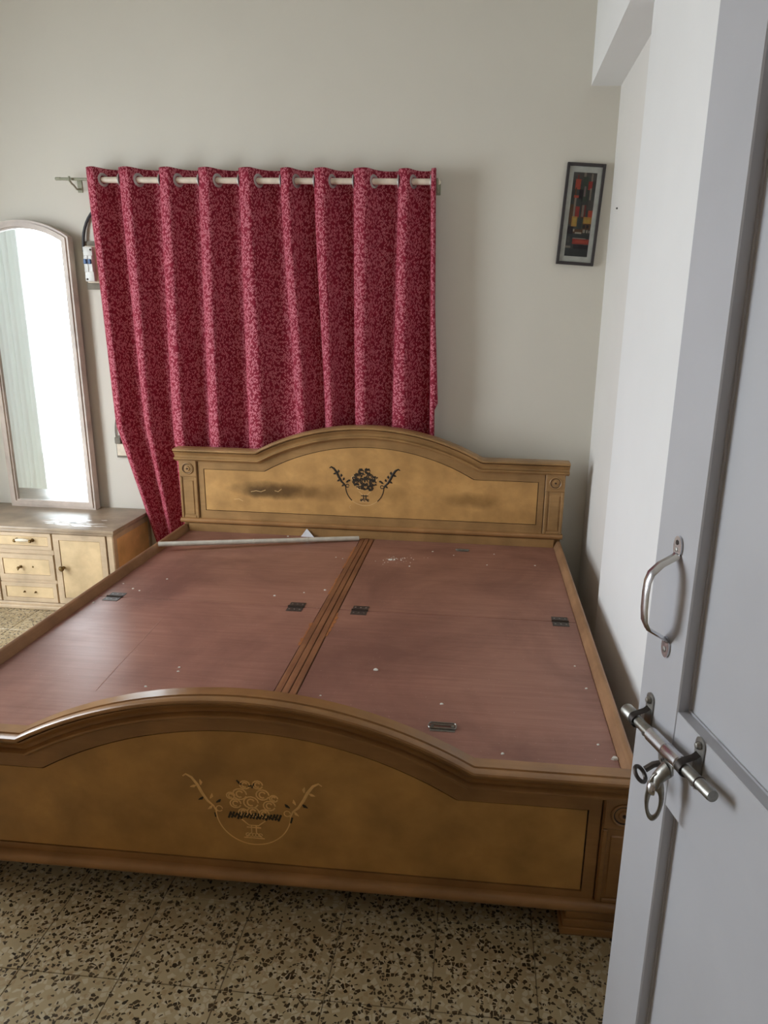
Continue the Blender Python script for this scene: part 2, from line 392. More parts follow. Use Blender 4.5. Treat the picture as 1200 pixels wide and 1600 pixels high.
# ------------------------------------------------------------ bed
bed = thing('storage_bed', 'honey-coloured wooden double bed with arched headboard and footboard and bare red-brown boards', 'bed', (0, 0, 0))
def arc_path(flat, apex, sh, hw, n=26):
    """left end, shoulder, arc, shoulder, right end"""
    s = apex-flat; R = (sh*sh+s*s)/(2*s); cz = apex-R; a = math.asin(sh/R)
    arc = [(R*math.sin(-a+2*a*k/n), cz+R*math.cos(-a+2*a*k/n)) for k in range(n+1)]
    return [(-hw, flat)]+arc+[(hw, flat)]
def motif(parent, cx, zb, y, dark, pale, mid, worn):
    """inlaid flower urn: swag arc, two leaf scrolls, bouquet, footed urn"""
    bmD, bmP = NB(), NB()
    def flush(nm):
        nonlocal bmD, bmP
        for b_, m_, w_ in ((bmD, dark, 'dark '), (bmP, pale, 'pale worn ')):
            if len(b_.verts):
                o = obj(nm, b_, m_, parent); o['kind'] = 'stuff'
                if w_[0] == 'p': o['label'] = w_+nm.replace('_', ' ')
            else: b_.free()
        bmD, bmP = NB(), NB()
    def stroke(bm, pts, r):
        pts = [(cx+p[0], y, zb+p[1]) for p in pts]
        tube(bm, pts, r*(1.45 if bm is bmD and not worn else 1), 6, flat=(1, .45))
    def arc(c, R, a0, a1, n=10, sq=1): return [(c[0]+R*math.cos(math.radians(a0+(a1-a0)*k/n)), c[1]+sq*R*math.sin(math.radians(a0+(a1-a0)*k/n))) for k in range(n+1)]
    A = bmP if worn else bmD
    stroke(A, arc((0, .095), .095, 183, 228), .0017); stroke(A, arc((0, .095), .095, 312, 357), .0017)
    stroke(bmP, arc((0, .095), .095, 228, 312, 14), .0015)
    flush('garland_arc')
    for s in (-1, 1):
        A = bmP if worn else bmD
        sp = [(-.093, .088), (-.100, .104), (-.115, .118), (-.128, .140), (-.138, .162), (-.152, .182), (-.166, .190), (-.174, .184)]
        up = [(s*-p[0]*-1, p[1]) for p in sp]
        n = len(up); pts = [(cx+p[0], y, zb+p[1]) for p in up]
        kk = 1.15 if worn else 1.75
        tube(A, pts, [q_*kk for q_ in (.0015, .0022, .003, .0035, .0035, .003, .0022, .0015)], 6, flat=(1, .4))
        for k, (lx, lz, a) in enumerate(((-.108, .125, 70), (-.118, .142, 85), (-.13, .162, 95), (-.093, .115, 40), (-.086, .124, 10), (-.142, .16, 200), (-.125, .128, 215), (-.104, .105, 225))):
            if worn and k in (1, 4): continue
            a = math.radians(a); L = .016
            q = [(lx, lz), (lx+.5*L*math.cos(a)+.002, lz+.5*L*math.sin(a)), (lx+L*math.cos(a), lz+L*math.sin(a))]
            q = [(p[0]*(1 if s < 0 else -1), p[1]) for p in q]
            pts = [(cx+p[0], y, zb+p[1]) for p in q]
            tube((bmD if (not worn or k in (3, 6)) else bmP), pts, [.0012*kk, .0036*kk, .0008], 6, flat=(1, .35))
        torus_pts = arc((-.086*(-s)*-1, .098), .008, 0, 330, 10)
        stroke(A, torus_pts, .0014)
        flush('leaf_scroll')
    rnd = random.Random(3)
    st0 = stroke
    stroke = lambda b__, p__, r__: st0(b__, [(q[0]*1.15, .120+(q[1]-.120)*1.2+.006) for q in p__], r__*1.1)
    # bouquet: open rosettes, then petals around
    if not worn:
        for k in range(34):
            a = rnd.uniform(0, 2*PI); q_ = rnd.uniform(.0, .046); x_, z_ = q_*math.cos(a), .124+q_*.85*math.sin(a)
            stroke(bmD, [(x_, z_), (x_+rnd.uniform(-.009, .009), z_+rnd.uniform(-.009, .009))], .0018)
    for (fx, fz, R) in ((-.028, .135, .015), (.022, .137, .014), (-.004, .117, .016), (-.038, .112, .012), (.036, .112, .013), (-.016, .158, .011), (.012, .160, .011), (.0, .094, .013), (-.022, .092, .010), (.024, .092, .011), (.046, .130, .009), (-.048, .130, .009)):
        B = bmP if worn or R < .0105 else bmD
        stroke(B, arc((fx, fz), R, 0, 340, 12, .85), .0017)
        stroke(B if worn else bmD, arc((fx, fz), R*.5, 30, 300, 8), .0019)
        if not worn:
            for k in range(6):
                a = rnd.uniform(0, 2*PI); stroke(bmD, [(fx+R*.7*math.cos(a), fz+R*.7*math.sin(a)), (fx+R*1.35*math.cos(a+.3), fz+R*1.25*math.sin(a+.3))], .0024)
    if worn:   # dark remnant band of the basket rim and a few remnants
        for k in range(17):
            xx = -.055+.11*k/16; stroke(bmD, [(xx, .078+rnd.uniform(-.003, .002)), (xx+.006, .089+rnd.uniform(0, .004))], .0024)
            if k % 2: stroke(bmD, [(xx-.003, .088), (xx+.007, .080)], .0018)
        for (a_, b_) in (((-.03, .165), (-.02, .157)), ((-.026, .158), (-.033, .168)), ((0, .152), (.004, .163)), ((.0, .158), (-.008, .155))): stroke(bmD, [a_, b_], .0018)
        stroke = st0; stroke(bmD, [(-.098, .085), (-.096, .073)], .002); stroke(bmD, [(.098, .088), (.094, .072)], .0028)
    stroke = st0; flush('flower_bouquet')
    B = bmP if worn else bmD
    stroke(bmP, [(-.03, .072), (-.012, .056), (.012, .056), (.03, .072)], .0016)
    stroke(B, [(-.018, .050), (.018, .050)], .0018); stroke(B, [(-.006, .056), (-.006, .035), (-.02, .022)], .0018)
    stroke(B, [(.006, .056), (.006, .035), (.02, .022)], .0018); stroke(bmP, [(-.026, .019), (.026, .019)], .0016)
    for k in range(5): stroke(bmP if k % 2 else B, arc((-.016+.008*k, .028), .005, 0, 300, 8), .0013)
    stroke(bmP, [(-.07, .0), (-.078, -.010), (-.07, -.018)], .001) if not worn else None
    flush('flower_urn')

def board_end(name, lab, yF, flat, apex, zpan, zbead, rbead, zlow, yback, fm, pm, worn, post_low):
    """arched bed end seen from its -y face; yF is the frame's front"""
    P = empty(name, (0, 0, 0)); P.parent = bed; P['label'] = lab
    SH, HW, OFF = .557, .955, .103
    top = arc_path(flat, apex, SH, .97)
    inner_top = arc_path(flat-OFF, apex-OFF, .520, .830)
    mid_top = arc_path(flat-.05, apex-.05, .540, .858)
    # frame ring
    outer = [(-.858, zbead)]+mid_top+[(.858, zbead)]; inner = [(-.830, zpan)]+inner_top+[(.830, zpan)]
    bm = NB(); ring_prism(bm, outer, inner, yF, yF+.012); obj('frame', bm, fm, P, 30)
    # backing slab carries everything
    bm = NB(); sl = arc_path(flat-.012, apex-.012, SH-.004, HW-.004)
    prism(bm, [(-HW+.004, zlow)]+sl+[(HW-.004, zlow)], yF+.010, yback); obj('backing_board', bm, fm, P, 30)
    bm = NB(); prism(bm, [(-.829, zpan+.001)]+[(p[0], p[1]-.001) for p in inner_top]+[(.829, zpan+.001)], yF+.0085, yF+.0105); obj('joint', bm, M['groove'], P, 30)
    sh = lambda p: (p[0]*(.8265/.83), zpan+.0035+(p[1]-zpan)*((flat-OFF-zpan-.007)/(flat-OFF-zpan)))
    pp = [(-.8265, zpan+.003)]+[(p[0]*.8265/.83, p[1]-.003) for p in inner_top]+[(.8265, zpan+.003)]
    bm = NB(); prism(bm, pp, yF+.002, yF+.009); o = obj('veneer_panel', bm, pm, P, 30)
    # cornice
    prof = [(0, yback+.004), (0, yF-.010), (.0035, yF-.012), (.0035, yF-.015), (.001, yF-.017), (.0015, yF-.026), (.004, yF-.032), (.008, yF-.034), (.012, yF-.033), (.0145, yF-.027), (.0150, yF-.014),
            (.0175, yF-.014), (.0185, yF-.024), (.022, yF-.023), (.028, yF-.015), (.035, yF-.0105), (.042, yF-.0095), (.0445, yF-.010), (.0455, yF-.018), (.049, yF-.0240), (.054, yF-.0240), (.0575, yF-.019), (.058, yF-.012), (.061, yF-.0085), (.066, yF-.005), (.066, yF+.014), (.020, yback+.004)]
    bm = NB(); sweep(bm, top, prof); obj('cornice', bm, fm, P, 40)
    # bottom bead
    bm = NB()
    pr = [(yF+.012, zbead-rbead), (yF-.008, zbead-rbead)]+[(yF-.008-rbead*.9*math.cos(a), zbead+rbead*math.sin(a)) for a in [(-PI/2+PI*k/8) for k in range(1, 8)]]+[(yF-.006, zbead+rbead), (yF+.012, zbead+rbead)]
    A = [[bm.verts.new((x, y, z)) for y, z in pr] for x in (-HW-.004, HW+.004)]
    for j in range(len(pr)): bm.faces.new((A[0][j], A[0][(j+1) % len(pr)], A[1][(j+1) % len(pr)], A[1][j]))
    bm.faces.new(A[0]); bm.faces.new(A[1]); obj('bottom_moulding', bm, M['bead'], P, 50)  # on the footboard this lighter wood paints in light from the floor
    # posts
    ztop = flat-.060
    for s in (-1, 1):
        bm = NB(); xs = lambda a, b: (min(s*a, s*b), max(s*a, s*b))
        def bx(a, b, y0, y1, z0, z1, bev=.0015):
            x0, x1 = xs(a, b); box(bm, (x0, y0, z0), (x1, y1, z1), bev)
        zb0 = zbead+rbead
        bx(.862, HW, yF-.004, yF+.02, zb0, ztop)
        bx(.864, HW-.002, yF-.009, yF, ztop-.085, ztop, .002)          # rosette block
        bx(.864, .876, yF-.009, yF, zb0, ztop-.087, .002); bx(.941, .953, yF-.009, yF, zb0, ztop-.087, .002)
        bx(.877, .940, yF-.009, yF, zb0, zb0+.012, .002); bx(.884, .933, yF-.007, yF, zb0+.018, ztop-.105, .0025)
        pst = obj('post', bm, fm, P, 30)
        bm = NB(); c = (s*.9085, yF-.009, ztop-.043)
        lathe(bm, [(-.002, .030), (.003, .030), (.005, .027), (.003, .024), (.001, .022), (.001, .014), (.0045, .012), (.0055, .008), (.004, .004), (.006, .002), (.006, 0)], c, (0, -1, 0), 28)
        obj('rosette', bm, fm, P, 40)
        bm = NB(); torus(bm, (c[0], yF-.0105, c[2]), (0, 1, 0), .023, .0019, 24, 6); lathe(bm, [(.005, .0045), (.0070, .004), (.0074, 0)], c, (0, -1, 0), 10)
        obj('rosette_line', bm, M['groove'], P, 40)
    if post_low:
        for s in (-1, 1):
            bm = NB()
            for (a, z0, z1, yo) in ((.795, .045, .0705, .000), (.789, .022, .045, .003), (.783, 0.0, .022, .006)):
                x0, x1 = sorted((s*a, s*(HW+.003))); box(bm, (x0, yF-.014-yo, z0), (x1, yF+.09, z1), .004, seg=2)
            obj('foot_block', bm, fm, P, 40)
    return P
head = board_end('headboard', 'arched headboard with dark scorch stain and flower inlay', -.010, .811, .950, .493, .440, .012, .06, .030, M['frame'], M['panel'], False, False)
motif(head, -.016, .553, -.0085, M['ink'], M['ink_pale'], M['ink_mid'], False)
for pts in ([(-.592, .600), (-.565, .606), (-.54, .602), (-.516, .612)], [(-.680, .557), (-.655, .560), (-.634, .549)], [(-.47, .610), (-.452, .606), (-.435, .620)]):
    bm = NB(); tube(bm, [(x, -.0085, z) for x, z in pts], .0014, 5, flat=(1, .3)); obj('scratch', bm, M['ink_pale'], head, 30)
foot = board_end('footboard', 'lower arched footboard facing the doorway', -1.865, .450, .594, .114, .080, .0145, .066, -1.847, M['frame_shaded'], M['panel_shaded'], True, True)
motif(foot, .018, .170, -1.8635, M['ink'], M['ink_foot'], M['ink_mid'], True)
# back faces: cleats beside the arch
for s in (-1, 1):
    bm = NB(); x0, x1 = sorted((s*.565, s*.92)); box(bm, (x0, -1.846, .384), (x1, -1.822, .436), .0015); obj('cleat', bm, M['cleat'], bed, 30)
bm = NB(); box(bm, (-.92, -.003, .37), (.92, -.018, .425), .001); obj('apron', bm, M['frame'], bed, 30)
# side rails, box sides
for s in (-1, 1):
    bm = NB(); prism(bm, [(s*q, z) for q, z in ((.9215, .09), (.9215, .385), (.934, .412), (.938, .4155), (.946, .4165), (.951, .4135), (.953, .408), (.953, .09))], -1.846, -.008)
    obj('side_rail', bm, M['rail'], bed, 35)
bm = NB(); box(bm, (-.92, -1.80, .30), (.92, -.02, .355)); box(bm, (-.02, -1.8, .1), (.02, -.02, .355)); obj('inner_frame', bm, M['groove'], bed, 0)
# legs at the head
for s in (-1, 1):
    bm = NB(); x0, x1 = sorted((s*.80, s*.95)); box(bm, (x0, -.09, 0), (x1, .03, .1), .004); obj('foot_block', bm, M['frame'], head, 30)
# boards (lids) and the grooved centre batten
def lid(x0, x1, y0, y1, lab):
    bm = NB(); box(bm, (x0, y0, .360), (x1, y1, .384), .0012)
    o = obj('lid', bm, M['lam'], bed, 30)
    # worn raw edge along the batten
    return o
SY = -.890
for s in (-1, 1):
    x0, x1 = sorted((s*.036, s*.9205))
    lid(x0, x1, SY+.0015, -.019, ''); lid(x0, x1, -1.8445, SY-.0015, '')
bm = NB()
for (a, b, z) in ((-.033, -.013, .3865), (-.0105, .0095, .3875), (.012, .033, .3862)): box(bm, (a, -1.8445, .36), (b, -.020, z), .0018)
obj('centre_batten', bm, M['batten'], bed, 30)
rnd = random.Random(11)         # chipped raw wood beside the batten
for s, ya, yb, n in ((-1, -.15, -.45, 9), (-1, -1.02, -1.20, 6), (1, -.92, -1.12, 6), (-1, -.52, -.75, 5)):
    bm = NB()
    for k in range(n):
        y = ya+(yb-ya)*k/n; w = rnd.uniform(.003, .011); L = abs(yb-ya)/n*1.1
        poly = [(s*.034, y), (s*(.036+w), y-L*.2), (s*(.037+w*.7), y-L*.8), (s*.034, y-L)]
        prism(bm, poly, .3835, .3848, axis='z')
    obj('chipped_edge', bm, M['cleat'], bed, 0)
bm = NB(); tube(bm, [(-.582, -1.05, .3842), (-.572, -1.2, .3842), (-.560, -1.4, .3842), (-.548, -1.56, .3842)], .0012, 5, flat=(2, .4)); obj('scratch', bm, plain('scratched_laminate', (176, 136, 118), .5), bed, 30)
# hinges: two leaves, knuckle barrel, screws
def hinge(x, y):
    bm = NB(); box(bm, (x-.030, y+.004, .384), (x+.030, y+.040, .3858), .0006); box(bm, (x-.030, y-.040, .384), (x+.030, y-.004, .3858), .0006)
    h = obj('hinge', bm, M['iron'], bed, 30)
    bm = NB(); tube(bm, [(x-.031, y, .3865), (x+.031, y, .3865)], .0038, 8); obj('knuckle', bm, M['groove'], h, 40)
    for sx in (-.02, 0, .02):
        for sy in (-.024, .024):
            bm = NB(); lathe(bm, [(0, .0035), (.001, .003), (.0013, 0)], (x+sx, y+sy, .3857), (0, 0, 1), 8); obj('screw', bm, M['steel'], h, 40)
for hx in (-.850, -.131, .114, .862): hinge(hx, SY)
# pull plates
def pull(x, y, w, d):
    bm = NB()
    a = [(x-w/2, y-d/2), (x+w/2, y-d/2), (x+w/2, y+d/2), (x-w/2, y+d/2)]
    pts = []
    for i, (px, py) in enumerate(a):
        for k in range(4):
            ang = math.radians(180+90*i+90*k/3); r = .007
            cx = px+(r if px < x else -r); cy = py+(r if py < y else -r); pts.append((cx+r*math.cos(ang), cy+r*math.sin(ang), .387))
    tube(bm, pts, .0022, 6, closed=True)
    p = obj('finger_pull', bm, M['steel'], bed, 40)
    bm = NB(); box(bm, (x-w/2+.004, y-d/2-.012, .384), (x+w/2-.002, y-d/2+.008, .3853), .0004); obj('pull_plate', bm, M['steel'], p, 30)
    for s in (-1, 1):
        bm = NB(); lathe(bm, [(0, .005), (.003, .0045), (.004, 0)], (x+s*(w/2-.009), y, .384), (0, 0, 1), 8); obj('screw', bm, M['steel'], p, 40)
    bm = NB(); tube(bm, [(x-w/2+.006, y+.002, .388), (x+w/2-.006, y+.002, .388)], .0022, 6); obj('pull_bar', bm, M['steel'], p, 40)
pull(.469, -1.620, .074, .026); pull(.478, -.125, .064, .014)

# ------------------------------------------------------------ things lying on the boards
bm = NB(); tube(bm, [(-.922, -.358, .421), (-.48, -.206, .4085), (-.038, -.052, .3958)], .0115, 16)
for tt in (.46, .73): 
    p = Vector((-.922, -.358, .421)).lerp(Vector((-.038, -.052, .3958)), tt); d = Vector((.884, .306, -.025)).normalized()
    lathe(bm, [(-.003, .0118), (-.002, .0126), (.002, .0126), (.003, .0118)], p, d, 16)
tag(obj('plastic_pipe', bm, M['pvc'], None, 40), 'thin white plastic pipe lying across the left rail and boards near the headboard', 'pipe')
bm = NB()
P3 = [(-.352, .0-.045), (-.262, -.05), (-.318, -.028)]
v = [bm.verts.new((-.336, -.034, .3846)), bm.verts.new((-.268, -.036, .3846)), bm.verts.new((-.307, -.022, .424)),
     bm.verts.new((-.336, -.033, .3846)), bm.verts.new((-.268, -.035, .3846)), bm.verts.new((-.307, -.0212, .424))]
for f in ((0, 1, 2), (5, 4, 3), (0, 3, 4, 1), (1, 4, 5, 2), (2, 5, 3, 0)): bm.faces.new([v[i] for i in f])
tag(obj('paper_scrap', bm, M['paper'], None, 0), 'small white triangular paper scrap leaning by the foot of the headboard', 'paper')
rnd = random.Random(5)
def chip(x, y, r, label, group=None, mat='plaster'):
    bm = NB(); n = 7
    pts = [(r*rnd.uniform(.7, 1.15)*math.cos(2*PI*k/n), r*rnd.uniform(.55, .9)*math.sin(2*PI*k/n)) for k in range(n)]
    A = [bm.verts.new((p[0], p[1], 0)) for p in pts]; B = [bm.verts.new((p[0]*.7, p[1]*.7, r*.45)) for p in pts]
    bm.faces.new(A[::-1]); bm.faces.new(B)
    for k in range(n): bm.faces.new((A[k], A[(k+1) % n], B[(k+1) % n], B[k]))
    o = obj('plaster_fleck', bm, M[mat], None, 0); o.location = (x, y, .3841)
    return tag(o, label, 'debris', group)
chip(.912, -1.712, .0105, 'largest round white plaster fleck at the near right corner of the bed boards')
chip(.243, -1.334, .0085, 'white pointed plaster fleck in the middle of the near right bed board')
chip(.880, -1.655, .0045, 'small pale fleck just behind the largest round fleck at the near right corner')
FL = [((-.098, -.314), 'small white fleck on the far left board below the pipe end'),
      ((-.065, -.327), 'tiny fleck on the far left board, nearest the batten below the pipe'),
      ((-.060, -.709), 'white fleck beside the batten on the far left board, halfway down it'),
      ((-.243, -.795), 'fleck on the far left board just beyond and left of the hinge by the batten'),
      ((-.885, -.756), 'fleck on the far left board against the left rail, beyond the hinge'),
      ((-.820, -.802), 'left one of two white flecks beside the outer left hinge'),
      ((-.786, -.818), 'right one of two white flecks beside the outer left hinge'),
      ((-.734, -.683), 'fleck on the far left board a hand beyond the paired flecks'),
      ((-.137, -.747), 'fleck on the far left board straight behind the hinge by the batten'),
      ((-.400, -.040), 'fleck on the far left board against the headboard, left of the paper scrap'),
      ((.338, -.166), 'fleck on the far right board between the crumbs and the far finger pull'),
      ((.440, -.206), 'fleck on the far right board just before the far finger pull'),
      ((.595, -.316), 'fleck in the middle of the far right board'),
      ((.629, -.161), 'fleck on the far right board right of the far finger pull'),
      ((.812, -.292), 'rightmost fleck on the far right board near the right rail'),
      ((.250, -.383), 'fleck just in front of the plaster crumbs on the far right board'),
      ((.873, -1.229), 'fleck on the near right board near the rail, the farther of two there'),
      ((.890, -1.367), 'fleck on the near right board near the rail, the nearer of two there'),
      ((.629, -1.724), 'fleck on the near right board beside the footboard cleat'),
      ((.460, -1.507), 'fleck on the near right board just behind the near finger pull'),
      ((.106, -1.505), 'fleck on the near right board beside the batten at the footboard arch'),
      ((-.368, -1.396), 'white fleck in the middle of the near left board, the larger of two'),
      ((-.360, -1.421), 'tiny fleck in the middle of the near left board, the smaller of two'),
      ((-.416, -1.520), 'fleck on the near left board close behind the footboard arch'),
      ((-.898, -.956), 'fleck on the near left board against the left rail below the outer hinge')]
for (x, y), lb in FL: chip(x, y, rnd.uniform(.0035, .006), lb, 'white plaster flecks on the bed boards')
bm = NB()
for k in range(60):
    a = rnd.uniform(0, 2*PI); r = abs(rnd.gauss(0, .045)); x, y = .172+r*math.cos(a)*1.2, -.300+r*math.sin(a)*1.1; q = rnd.uniform(.001, .0028)
    if k < 8: x, y, q = .160+rnd.uniform(-.015, .015), -.31+rnd.uniform(-.006, .006), .0045
    lathe(bm, [(0, q), (q*.7, q*.6), (q*.9, 0)], (x, y, .3841), (0, 0, 1), 5)
o = tag(obj('plaster_crumbs', bm, M['plaster'], None, 0), 'scatter of white plaster crumbs on the far right bed board near the batten', 'debris'); o['kind'] = 'stuff'

# ------------------------------------------------------------ curtain rod and curtain
RY, RZ = .090, 2.050
rod = thing('curtain_rod', 'cream curtain rod with thin end on wall hooks above the bed', 'curtain rod', (-.52, RY, RZ))
def sub(name, bm, mat, par, sm=40):
    """part given in world coordinates under an empty that may sit elsewhere"""
    bpy.context.view_layer.update()
    bm.transform(par.matrix_world.inverted()); return obj(name, bm, mat, par, sm)
bm = NB(); tube(bm, [(-1.335, RY, RZ), (.292, RY, RZ)], .0135, 14); sub('pole', bm, M['rodm'], rod)
bm = NB(); tube(bm, [(-1.50, RY, RZ+.004), (-1.32, RY, RZ+.002)], .0062, 10); lathe(bm, [(0, .0075), (.022, .0075), (.026, .005), (.027, 0)], (-1.478, RY, RZ+.004), (-1, 0, 0), 10); sub('thin_end', bm, M['rod_thin'], rod)
def bracket(x):
    bm = NB(); box(bm, (x-.012, YB-.004, RZ-.045), (x+.012, YB, RZ+.02), .001)
    tube(bm, [(x, YB-.004, RZ-.03), (x, YB-.03, RZ-.035), (x, RY+.012, RZ-.020), (x, RY-.002, RZ-.017), (x, RY-.018, RZ-.006), (x, RY-.018, RZ+.012)], .0045, 8)
    lathe(bm, [(0, .004), (.004, .0035), (.005, 0)], (x, YB-.004, RZ+.01), (0, -1, 0), 8)
    b = sub('bracket', bm, M['rod_thin'], rod); return b
bracket(-1.425); bracket(.298)
bm = NB(); lathe(bm, [(0, .015), (.006, .015), (.010, .010), (.016, .013), (.022, .009), (.025, 0)], (.290, RY, RZ), (1, 0, 0), 14); sub('end_cap', bm, M['rodm'], rod)

cur = thing('eyelet_curtain', 'maroon leaf-print eyelet curtain hanging in folds behind the headboard', 'curtain', (-.52, RY, 2.0))
XT = [-1.318, -1.158, -.965, -.778, -.588, -.397, -.238, -.056, .140, .272]
XB = [-1.290, -1.135, -.985, -.800, -.585, -.350, -.208, -.052, .128, .300]
def ridge(k, z):
    t = max(0, min(1, (2.05-z)/1.2)); t = t*t*(3-2*t) if k in (5, 6) else t
    x = XT[k]+(XB[k]-XT[k])*t
    if z < .9:
        q = (.9-z)/.7; x += (.165, .085, .03, 0, 0, 0, 0, 0, 0, 0)[k]*min(1.2, q)
    return x
ZT, ZB, SUBN, NZ = 2.100, .16, 20, 56
FOLD = [(0, .30), (.008, -.42), (.13, -.84), (.26, -1.0), (.345, -.80), (.425, -.12), (.53, .52), (.68, .90), (.85, .98), (.965, .78)]
def fold_profile(ph):
    """one pleat: steep left side, broad front leaning left, slope back on the right (periodic Catmull-Rom)"""
    n = len(FOLD); u = ph*n; i = math.floor(u); t = u-i
    def P(j): q, r = divmod(j, n); return Vector((FOLD[r][0]+q, FOLD[r][1]))
    p0, p1, p2, p3 = P(i-1), P(i), P(i+1), P(i+2)
    return .5*((2*p1)+(p2-p0)*t+(2*p0-5*p1+4*p2-p3)*t*t+(3*p1-p0-3*p2+p3)*t**3)
def cur_pt(k, ph, z):
    """fold k (0..8), phase 0..1 from the left edge of one ridge to the next"""
    a, b = ridge(k, z), ridge(k+1, z); w = b-a; low = max(0, min(1, (2.0-z)/1.4))
    q = fold_profile(ph); f, c = q.x, q.y
    f += low*.035*math.sin(2*PI*ph+k*2.1+z*.9)
    sh = .13*(1-ph)+.13*ph*((ridge(min(k+2, 9), z)-b)/w if k < 8 else .15)
    x = a+w*(f-sh)
    A = .044*min(1, w/.165)*(1+.08*low*math.sin(k*2.3+z*1.3))
    y = RY+A*c+.005*low*math.sin(k*5+z*4.0+ph*9)
    return Vector((x, y, z))
def crossing(k, lo, hi):
    for _ in range(30):
        m = (lo+hi)/2
        if (cur_pt(k, lo, RZ).y-RY)*(cur_pt(k, m, RZ).y-RY) <= 0: hi = m
        else: lo = m
    return lo
cols = [(0, 0.0-.0)]
cols = [(k, i/SUBN) for k in range(9) for i in range(SUBN)]+[(8, 1.0)]
bm = NB(); uvl = bm.loops.layers.uv.new('UVMap'); grid = []; arc_len = []
for iz in range(NZ+1):
    z = ZT+(ZB-ZT)*iz/NZ; row = []; L = [0.0]; prev = None
    pts = [cur_pt(k, ph, z) for k, ph in cols]
    # hems: a little return at each side
    l0 = pts[0]+Vector((-.002, .012, 0)); r00 = Vector((pts[-1].x+.004, RY-.030, z)); r0 = pts[-1]+Vector((.022+(.016*max(0, min(1, (1.5-z)/.45)) if z > 1.03 else 0), -.055, 0))
    r1 = r0+Vector((.002, .020, 0))
    pts = [l0+Vector((.004, .022, 0)), l0]+pts+[r00, r0, r1]
    for i, p in enumerate(pts):
        if i: L.append(L[-1]+(p-pts[i-1]).length)
    if iz == 0: arc0 = L
    grid.append([bm.verts.new(p) for p in pts])
for a in range(NZ):
    for i in range(len(grid[0])-1):
        f = bm.faces.new((grid[a][i], grid[a][i+1], grid[a+1][i+1], grid[a+1][i]))
        for lp, (ii, aa) in zip(f.loops, ((i, a), (i+1, a), (i+1, a+1), (i, a+1))):
            lp[uvl].uv = (arc0[ii], ZT+(ZB-ZT)*aa/NZ)
bm.transform(Matrix.Translation((.52, -RY, -2.0)))
co = obj('cloth', bm, M['cloth'], cur, 0)
co.data.shade_smooth(); md = co.modifiers.new('thick', 'SOLIDIFY'); md.thickness = .0016; md.offset = 0
for k in range(9):
    for ph in (crossing(k, .45, .62), crossing(k, .96, 1.10)):
        p = cur_pt(k, ph, RZ); q = cur_pt(k, ph+.02, RZ); q0 = cur_pt(k, ph-.02, RZ); t = (q-q0).normalized(); n = Vector((t.y, -t.x, 0))
        # centre of the ring sits where cloth crosses the rod axis plane
        bm = NB(); R = .0235; ax = n
        prof = [(-.003, .0175), (-.003, .0290), (-.001, .0305), (.001, .0305), (.003, .0290), (.0038, .023), (.003, .0175)]
        s_ = ax.orthogonal().normalized(); u_ = ax.cross(s_); rings = []
        for j in range(24):
            d_ = s_*math.cos(2*PI*j/24)+u_*math.sin(2*PI*j/24); rings.append([bm.verts.new(p+ax*h+d_*r_) for h, r_ in prof])
        for j in range(24):
            a, b = rings[j], rings[(j+1) % 24]
            for m_ in range(len(prof)):
                bm.faces.new((a[m_], a[(m_+1) % len(prof)], b[(m_+1) % len(prof)], b[m_]))
        bm.transform(Matrix.Translation((.52, -RY, -2.0)))
        obj('eyelet', bm, M['eyelet'], cur, 40)

# ------------------------------------------------------------ breaker box, cable, socket, nail
mcb = thing('breaker_box', 'small white breaker box with two blue switches on the wall left of the curtain', 'switch box', (-1.392, YB, 1.67))
def part(name, mat, par, a, b, bev=.001, seg=1):
    bm = NB(); box(bm, a, b, bev, 0, seg); return sub(name, bm, mat, par, 35)
part('backing', M['boardw'], mcb, (-1.432, YB-.012, 1.560), (-1.337, YB, 1.785))
part('casing', M['cream'], mcb, (-1.414, YB-.038, 1.590), (-1.345, YB-.012, 1.762), .004, 2)
part('cover', M['white'], mcb, (-1.411, YB-.060, 1.596), (-1.364, YB-.038, 1.756), .004, 2)
for k in range(2):
    x = -1.407+.022*k
    b_ = part('breaker', M['white'], mcb, (x, YB-.066, 1.640), (x+.020, YB-.060, 1.715), .0015)
    part('switch', M['blue'], b_, (x+.003, YB-.077, 1.676), (x+.017, YB-.066, 1.698), .002)
for (x, z) in ((-1.372, 1.742), (-1.400, 1.606)):
    bm = NB(); lathe(bm, [(0, .005), (.002, .0045), (.0025, 0)], (x, YB-.060, z), (0, -1, 0), 10); sub('screw', bm, M['groove'], mcb)
bm = NB()
def bez(P, n=16):
    out = []
    for i in range(n+1):
        t = i/n; a = [Vector(p) for p in P]
        while len(a) > 1: a = [a[j].lerp(a[j+1], t) for j in range(len(a)-1)]
        out.append(a[0])
    return out
tube(bm, bez([(-1.428, YB-.020, 1.735), (-1.428, YB-.02, 1.80), (-1.428, YB-.01, 1.88), (-1.37, YB-.008, 1.965), (-1.28, YB-.008, 1.975), (-1.20, YB-.008, 1.99)]), .0068, 10)
tag(obj('power_cable', bm, M['cable']), 'dark cable curving from the breaker box up behind the curtain', 'cable')
so = thing('wall_socket', 'old beige wall socket half hidden behind the left edge of the curtain', 'socket', (-1.325, YB, .775))
part('plate', M['boardw'], so, (-1.360, YB-.014, .715), (-1.265, YB, .83))
part('face', M['cream'], so, (-1.352, YB-.024, .727), (-1.285, YB-.014, .79), .002)
part('cover', M['boardw'], so, (-1.358, YB-.030, .79), (-1.325, YB-.014, .825), .003)
bm = NB(); tube(bm, bez([(-1.356, YB-.006, .80), (-1.372, YB-.006, .86), (-1.350, YB-.006, .93), (-1.33, YB-.006, .99)]), .003, 6)
tag(obj('thin_wire', bm, M['boardw']), 'thin grey wire running up the wall from the beige socket', 'wire')
